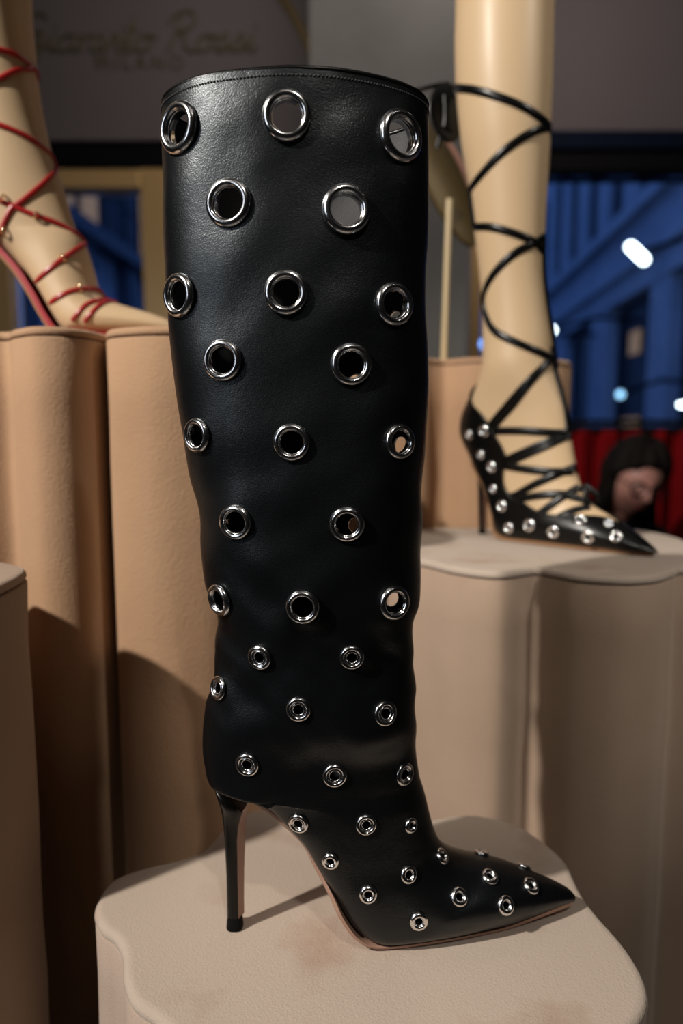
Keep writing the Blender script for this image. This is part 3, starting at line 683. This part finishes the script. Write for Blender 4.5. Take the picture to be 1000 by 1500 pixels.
for px, py, dx in [(5,291,1),(53,316,1),(92,379,1),(115,424,1),(6,338,0)]:
    p, n = lleg.snap(px, py, YL); q = (n + Vector((.8, -.3, 0))).normalized() if dx else (n + Vector((0, -.3, .8))).normalized()
    rg = MB(); m_ = 18; cc = p + n*.002
    tq = Vector((1, 0, -.4 if py < 360 else .6)).normalized(); up_ = tq.cross(n).normalized()
    cp = [cc + (n*math.cos(t) + up_*math.sin(t))*.0036 for t in [2*math.pi*k/m_ for k in range(m_+1)]]
    rg.tube(cp, .0011, 7, cap=False); r_o = rg.build('ring', 'gilt', sandal)
# ---------------------------------------------------------------- shoe display stand on the far pedestal
YD = 1.14
stand = thing('shoe_display_stand', 'tilted gold oval plate on a slim cream post behind the leg', 'stand', (P(652, 515, YD).x, YD, ZF))
pt, pb_ = P(658, 292, YD), P(650, 515, YD); pb_.z = ZF+.006
MB().tube([pb_, pb_.lerp(pt, .5), pt], .0052, 12).build('post', 'cream', stand, True, angle=50)
rr = []
for z, r in ((ZF+.0005, .040), (ZF+.004, .040), (ZF+.006, .034)): rr.append([Vector((pb_.x + r*math.cos(t), YD + r*math.sin(t), z)) for t in [2*math.pi*k/28 for k in range(28)]])
MB().loft(rr).build('base', 'cream', stand, True, angle=40)
c = P(650, 264, YD+.02); ux = (P(696, 366, YD+.02) - P(606, 170, YD+.02)).normalized(); vy = Vector((.80, .55, .35)); vy = (vy-ux*vy.dot(ux)).normalized(); nn_ = ux.cross(vy).normalized()
nn_ = nn_ if nn_.y < 0 else -nn_
Lh = (P(696, 366, YD+.02)-P(606, 170, YD+.02)).length/2
rr = []
for o_, k in ((.004, .97), (.003, 1), (-.003, 1), (-.004, .97)):
    rr.append([c + ux*(Lh*k*math.cos(t)) + vy*(.042*k*math.sin(t)) + nn_*o_ for t in [2*math.pi*q/40 for q in range(40)]])
MB().loft(rr).build('oval_plate', mat('aged_gold', (.085, .055, .014), .5, .3, bump=(100, .05, .001)), stand, True, angle=40)
c2 = c - ux*.018 - nn_*.012 + vy*.036
rr = []
for o_, k in ((-.010, .9), (-.006, 1), (.004, 1), (.0065, .94)):
    rr.append([c2 + ux*(Lh*.62*k*math.cos(t)) + vy*(.030*k*math.sin(t)) + nn_*o_ for t in [2*math.pi*q/32 for q in range(32)]])
MB().loft(rr).build('blush_pad', 'pink', stand, True, angle=40)
# ---------------------------------------------------------------- red curtain panel, seated woman
cx0, cx1, Yc_ = .86, 2.45, 2.66
zt_ = P(900, 631, Yc_).z
cur = thing('red_curtain', 'dark red curtain screen hanging behind the woman', 'curtain', ((cx0+cx1)/2, Yc_, 0))
rr = []; n = 160
for z in (.02, .5, 1.0, zt_-.02, zt_):
    rr.append([(cx0 + (cx1-cx0)*k/n, Yc_ + .022*math.sin(k*.62) + .012*math.sin(k*1.43+z), z) for k in range(n+1)])
fr = [[Vector(p) for p in r] + [Vector(p)+Vector((0, .012, 0)) for p in reversed(r)] for r in rr]
MB().loft(fr).build('cloth', 'red_cloth', cur)
MB().tube([(cx0-.03, Yc_+.006, zt_+.004), (cx1+.03, Yc_+.006, zt_+.004)], .012, 10).build('rail', 'black_metal', cur, True, angle=50)
for x in (cx0-.02, cx1+.02): MB().tube([(x, Yc_+.006, .0005), (x, Yc_+.006, zt_)], .014, 10).build('stand_pole', 'black_metal', cur, True, angle=50)
YW = 2.10
hc = P(928, 700, YW); woman = thing('person', 'person in dark clothes with dark hair and glasses, sitting by the red curtain looking down', 'person', (hc.x, YW+.05, 0))
Rh = Matrix.Rotation(math.radians(4), 3, 'Z') @ Matrix.Rotation(math.radians(22), 3, 'X') @ Matrix.Rotation(math.radians(12), 3, 'Y')
def headpt(az, el, hair=0):
    # az 0 = front (-Y), el latitude
    d = Vector((math.sin(az)*math.cos(el), -math.cos(az)*math.cos(el), math.sin(el)))
    x, y, z = d
    p = Vector((x*.074, y*.094, z*.112))
    if z < 0: p.x *= 1 - .34*(-z)**1.3; p.y = p.y*(1-.18*(-z)) - (.012*(-z))
    if z < 0 and y > 0: p.y *= 1 - .25*(-z)
    if hair: return p + d*hair
    g = lambda X, Z, sx, sz: math.exp(-((p.x-X)/sx)**2 - ((p.z-Z)/sz)**2) if y < 0 else 0
    p.y -= .024*g(0, -.022, .011, .016) + .012*g(0, -.002, .008, .024)       # nose
    p.y += .012*g(.030, .006, .017, .012) + .012*g(-.030, .006, .017, .012)   # eye sockets
    p.y -= .006*g(0, .024, .045, .009)                                         # brow
    p.y -= .007*g(0, -.058, .022, .008) - .004*g(0, -.0575, .02, .0022)        # lips
    p.y -= .008*g(0, -.092, .02, .014)                                         # chin
    p.y -= .006*g(.036, -.030, .018, .02) + .006*g(-.036, -.030, .018, .02)    # cheeks
    return p
na, ne = 72, 48
hv = [hc + Rh @ headpt(2*math.pi*j/na, -math.pi/2 + math.pi*(i+.5)/ne) for i in range(ne) for j in range(na)]
rg = [hv[i*na:(i+1)*na] for i in range(ne)]
# body by skin modifier: neck, torso, arms, legs as one surface
bm_ = bpy.data.meshes.new('body'); J = {}
def wp(x, y, z): return Vector((hc.x+x, YW+y, z))
nb = hc + Rh @ Vector((0, .025, -.085)); zs_ = nb.z - .10
J = [('pelvis', wp(-.01, .22, .50), .115), ('waist', wp(-.02, .20, .68), .10), ('chest', wp(-.02, .14, zs_-.16), .115), ('shoulders', wp(-.02, .085, zs_-.01), .075), ('neck', nb + Vector((0, .015, -.05)), .045), ('skull', nb + Vector((0, .01, .01)), .042),
 ('sh_l', wp(-.16, .09, zs_-.03), .055), ('el_l', wp(-.21, .04, zs_-.29), .042), ('wr_l', wp(-.09, -.14, zs_-.36), .028), ('sh_r', wp(.14, .10, zs_-.04), .055), ('el_r', wp(.20, .05, zs_-.30), .042), ('wr_r', wp(.07, -.15, zs_-.37), .028),
 ('hip_l', wp(-.11, .18, .49), .085), ('kn_l', wp(-.12, -.22, .50), .062), ('an_l', wp(-.12, -.20, .10), .042), ('hip_r', wp(.09, .18, .49), .085), ('kn_r', wp(.10, -.22, .50), .062), ('an_r', wp(.10, -.20, .10), .042), ('to_l', wp(-.12, -.33, .045), .034), ('to_r', wp(.10, -.33, .045), .034)]
ix = {j[0]: i for i, j in enumerate(J)}
ed = [('pelvis','waist'),('waist','chest'),('chest','shoulders'),('shoulders','neck'),('neck','skull'),('shoulders','sh_l'),('sh_l','el_l'),('el_l','wr_l'),('shoulders','sh_r'),('sh_r','el_r'),('el_r','wr_r'),('pelvis','hip_l'),('hip_l','kn_l'),('kn_l','an_l'),('pelvis','hip_r'),('hip_r','kn_r'),('kn_r','an_r'),('an_l','to_l'),('an_r','to_r')]
bm_.from_pydata([tuple(j[1]) for j in J], [(ix[a_], ix[b_]) for a_, b_ in ed], [])
tmp = bpy.data.objects.new('tmp', bm_); C.objects.link(tmp)
sk = tmp.modifiers.new('skin', 'SKIN'); sub = tmp.modifiers.new('sub', 'SUBSURF'); sub.levels = 2
for i, j in enumerate(J): bm_.skin_vertices[0].data[i].radius = (j[2], j[2]); bm_.skin_vertices[0].data[i].use_root = (i == 0)
dg = bpy.context.evaluated_depsgraph_get(); bmesh_ = bpy.data.meshes.new_from_object(tmp.evaluated_get(dg)); bpy.data.objects.remove(tmp)
mbody = MB(); mbody.add([v.co for v in bmesh_.vertices], [tuple(p.vertices) for p in bmesh_.polygons]); nbody = len(mbody.f)
mbody.loft(rg)
for sx in (-1, 1):                                   # ears
    er = []
    for k in range(9):
        a_ = math.pi*k/8; er.append([hc + Rh @ (Vector((sx*(.068 + .010*math.sin(a_)), .008 + .010*math.cos(q), -.006 + .030*math.cos(a_))) + Vector((0, 0, 0)) + Vector((sx*.006*math.sin(q)*math.sin(a_), .006*math.sin(a_)*math.cos(q), 0))) for q in [2*math.pi*t/8 for t in range(8)]])
    mbody.loft(er)
# hands: palm, four bent fingers and a thumb, resting on the lap
def hand(sd):
    wv = J[ix['wr_l' if sd < 0 else 'wr_r']][1]; out = Vector((-sd*.55, -.78, -.30)).normalized(); acr = Vector((.82*sd, -.55*1, 0)); acr = (acr-out*acr.dot(out)).normalized(); up_ = out.cross(acr); up_ = up_ if up_.z > 0 else -up_
    mbody.loft([[wv + out*t + acr*(a_*ww) + up_*(b_*hh) for a_, b_ in ((-1,-.6),(-.6,-1),(.6,-1),(1,-.6),(1,.6),(.6,1),(-.6,1),(-1,.6))] for t, ww, hh in ((-.02,.022,.018),(.02,.034,.015),(.06,.041,.014),(.088,.039,.011))])
    for k, ln in enumerate((.066, .074, .068, .052)):
        b = wv + out*.084 + acr*(-.029+.0195*k); q = [b, b+out*ln*.45-up_*.004, b+out*ln*.75-up_*.016, b+out*ln*.9-up_*.032]
        mbody.tube(q, [.0085, .008, .0072, .0055], 8)
    b = wv + out*.03 - acr*.034; mbody.tube([b, b+out*.025-acr*.018, b+out*.055-acr*.022-up_*.008], [.011, .009, .0065], 8)
hand(-1); hand(1)
bo_ = mbody.build('body', ['black_cloth', 'face'], woman)
hand_z = min(J[ix['wr_l']][1].z, J[ix['wr_r']][1].z)
for i, p in enumerate(bo_.data.polygons):
    cz = p.center.z + bo_.location.z
    if i >= nbody or (p.center + wloc(woman) - nb).length < .075: p.material_index = 1
# hair: cap and falling locks
hr = []
for i in range(ne):
    el = -math.pi/2 + math.pi*(i+.5)/ne; row = []
    for j in range(na):
        az = 2*math.pi*j/na; fr_ = math.cos(az)
        line = -.9 + 1.50*max(0, fr_+.05)**.45           # hairline latitude rises towards the face
        p_out = headpt(az, el, .022 + .006*math.sin(az*9+el*5)); p_in = headpt(az, max(el, line), .014)
        row.append(hc + Rh @ (p_out if el > line else headpt(az, line, -.006)))
    hr.append(row)
hcap = MB().loft(hr)
for k in range(26):                                  # long locks at both sides and the back
    a_ = math.radians(78 + (360-156)*k/25); b = headpt(a_, .15, .004); b2 = headpt(a_, -.35, .010)
    p0, p1 = hc + Rh @ b, hc + Rh @ b2
    d = Vector((math.sin(a_), -math.cos(a_), 0))
    q = cr([p0, p1, p1 + Vector((d.x*.012, d.y*.02+.02, -.07)), p1 + Vector((d.x*.02, d.y*.02+.03, -.14-.02*random.random()))], 4)
    hcap.tube(q, [.016]*6 + [.014]*(len(q)-9) + [.010, .007, .003], 7)
hcap.build('hair', 'hair', woman)
gl = MB()
for sx in (-1, 1):
    q = [hc + Rh @ Vector((sx*.032 + .026*math.cos(t), -.098, .002 + .019*math.sin(t))) for t in [2*math.pi*k/24 for k in range(25)]]
    gl.tube(q, .0034, 6, False); gl.tube([hc + Rh @ Vector((sx*.058, -.096, .006)), hc + Rh @ Vector((sx*.077, -.04, .007)), hc + Rh @ Vector((sx*.076, .012, .002))], .002, 6)
gl.tube([hc + Rh @ Vector((-.008, -.1, .006)), hc + Rh @ Vector((.008, -.1, .006))], .002, 6)
gl.build('glasses', 'black_metal', woman)
for sx in (-1, 1):
    c_ = hc + Rh @ Vector((sx*.030, -.072, .005)); MB().loft([[c_ + Vector((math.cos(t)*math.cos(e)*.011, math.sin(t)*math.cos(e)*.011, math.sin(e)*.008)) for t in [2*math.pi*k/12 for k in range(12)]] for e in [-1.4, -.8, -.3, .3, .8, 1.4]]).build('eye', 'eye', woman)
mo = MB(); q = [hc + Rh @ Vector((x_, headpt(0, -.55).y-.004+.05*abs(x_)**1.0*.6, -.057)) for x_ in (-.022, -.012, 0, .012, .022)]
mo.tube(q, [.002, .004, .0045, .004, .002], 7); mo.build('mouth', 'lip', woman)
bench = thing('bench', 'black upholstered bench under the seated woman', 'bench', (hc.x-.01, YW+.22, 0))
rbox('seat', (hc.x-.45, YW+.02, .30), (hc.x+.42, YW+.46, .385), 'black_cloth', bench, .02)
for x in (hc.x-.40, hc.x+.37):
    for y in (YW+.06, YW+.42): MB().tube([(x, y, .001), (x, y, .302)], .018, 10).build('leg', 'black_metal', bench, True, angle=50)
# ---------------------------------------------------------------- the street outside
YV = math.atan((579-500)/F); sd = Vector((math.tan(YV), 1, 0))
st('ground_street', MB().box((-30, YF+.35, -.14), (30, 60, -.1)), 'asphalt')
def facade(side, X, label):
    """a building front running along the street; everything in street coordinates (along, out, height above camera)"""
    b = thing('street_building', label, 'building', (X, 12, -.1))
    def pt(y, out, z): return Vector((X - side*out + sd.x*y, y, CZ+z))
    def blk(y0, y1, o0, o1, z0, z1, m, name, par=b):
        v = [pt(y, o, z) for z in (z0, z1) for y, o in ((y0, o0), (y1, o0), (y1, o1), (y0, o1))]
        return obj(name, v, [(0,1,2,3),(4,5,6,7),(0,1,5,4),(1,2,6,5),(2,3,7,6),(3,0,4,7)], m, par, False)
    return b, blk
XRt = 4.0
b, blk = facade(1, XRt, 'blue-lit stone building across the right window with a sloping cornice')
zu, zl = .94*XRt, .60*XRt
blk(5, 40, -1.5, -.25, -CZ-.1, 14, 'facade_dark', 'back_wall')
blk(5, 40, -.25, .02, zl, zu, 'facade', 'cornice_band')
blk(5, 40, -.25, .16, zu-.12, zu+.10, 'facade', 'cornice_moulding')
blk(5, 40, -.25, .10, zl+.42, zl+.52, 'facade', 'cornice_moulding')
for k in range(14):
    y = 7.4 + k*1.55
    blk(y, y+.60, -.25, .0, zu+.1, 14, 'facade', 'pilaster')
    blk(y+.62, y+1.53, -.25, -.06, zu+2.6, zu+3.1, 'facade', 'spandrel')
    f_ = blk(y+.64, y+1.51, -.26, -.10, zu+.12, zu+2.6, 'facade_glass', 'window')
for k, (y0, y1) in enumerate([(10.3, 11.1), (13.3, 14.4), (16.6, 17.6), (19.6, 20.6), (23, 24), (7.2, 8.0)]):
    blk(y0, y1, -.25, .0, -CZ-.1, zl, 'facade', 'column')
for y0, y1 in [(8.05, 10.25), (11.15, 13.25), (14.45, 16.55), (17.65, 19.55)]:
    blk(y0, y1, -.27, -.2, -CZ+.4, zl-.15, 'facade_glass', 'shop_window')
    blk(y0, y1, -.24, -.12, -.35, -.1, 'facade_dark', 'window_rail')
blk(12.0, 12.5, -.21, -.17, 1.45, 1.85, 'lit', 'lit_window')
blk(11.9, 12.7, -.21, -.17, .12, .34, 'lit', 'lit_window')
blk(14.6, 15.3, -.21, -.17, .08, .22, 'lit', 'lit_window')
XLt = -4.6
b2, blk2 = facade(-1, XLt, 'blue-lit building across the left window with lit panes')
blk2(5, 40, -1.5, -.2, -CZ-.1, 14, 'facade', 'wall')
blk2(5, 40, -.2, .15, 2.92, 3.14, 'facade_dark', 'cornice_band')
for k in range(9):
    y = 8.18 + k*.80
    f_ = blk2(y, y+.58, -.21, -.12, 3.25, 4.45, 'facade_dark', 'window')
    for q in range(2):
        for z in (3.30, 3.88): blk2(y+.03+q*.28, y+.25+q*.28, -.13, -.08, z, z+.52, 'lit' if k in (2, 3, 6) else 'facade_glass', 'pane', f_)
for k in range(5):
    blk2(8.6+k*1.7, 8.95+k*1.7, -.21, .05, -CZ, 2.92, 'facade_dark', 'pilaster')
def lamp(px, py, Y, length, r, tilt, m, label):
    c_ = P(px, py, Y); t = thing('wall_lamp', label, 'lamp', c_, 'street lamps')
    d = Vector((math.cos(tilt), 0, math.sin(tilt)))
    pts = [c_ + d*(length/2-r)*k for k in (-1, -.5, 0, .5, 1)]
    # capsule
    rr = []; u_ = d.orthogonal().normalized(); v_ = d.cross(u_)
    hl = max(length/2-r, 0)
    for k in range(17):
        a_ = -math.pi/2 + math.pi*k/16; off = d*(math.sin(a_)*r + (hl if k > 8 else -hl if k < 8 else 0)); rr.append([c_ + off + (u_*math.cos(q)+v_*math.sin(q))*max(r*math.cos(a_), .002) for q in [2*math.pi*z/14 for z in range(14)]])
    MB().loft(rr).build('glowing_globe', m, t)
    xf = XRt + sd.x*Y + .2
    MB().tube([c_ + Vector((r*.7, .02, r*.3)), Vector(((c_.x+xf)/2, Y+.02, c_.z+r+.15)), Vector((xf, Y+.02, c_.z+r+.1))], .03, 8).build('bracket', 'black_metal', t, True, angle=50)
    return t
Yq = 8.5
lamp(933, 371, Yq, .33, .055, math.radians(-42), 'lamp_white', 'long bright white street lamp in the right window')
lamp(807, 484, 12, .14, .07, 0, 'lamp_white', 'small white street lamp beside the leg')
lamp(908, 578, 9.5, .10, .05, 0, 'lamp_cyan', 'pale blue round street lamp above the red curtain')
lamp(1000, 593, 9, .13, .03, 0, 'lamp_white', 'white street lamp at the right frame edge')
lamp(706, 504, 14, .14, .07, 0, 'lamp_blue', 'blue street lamp between the stand and the leg')
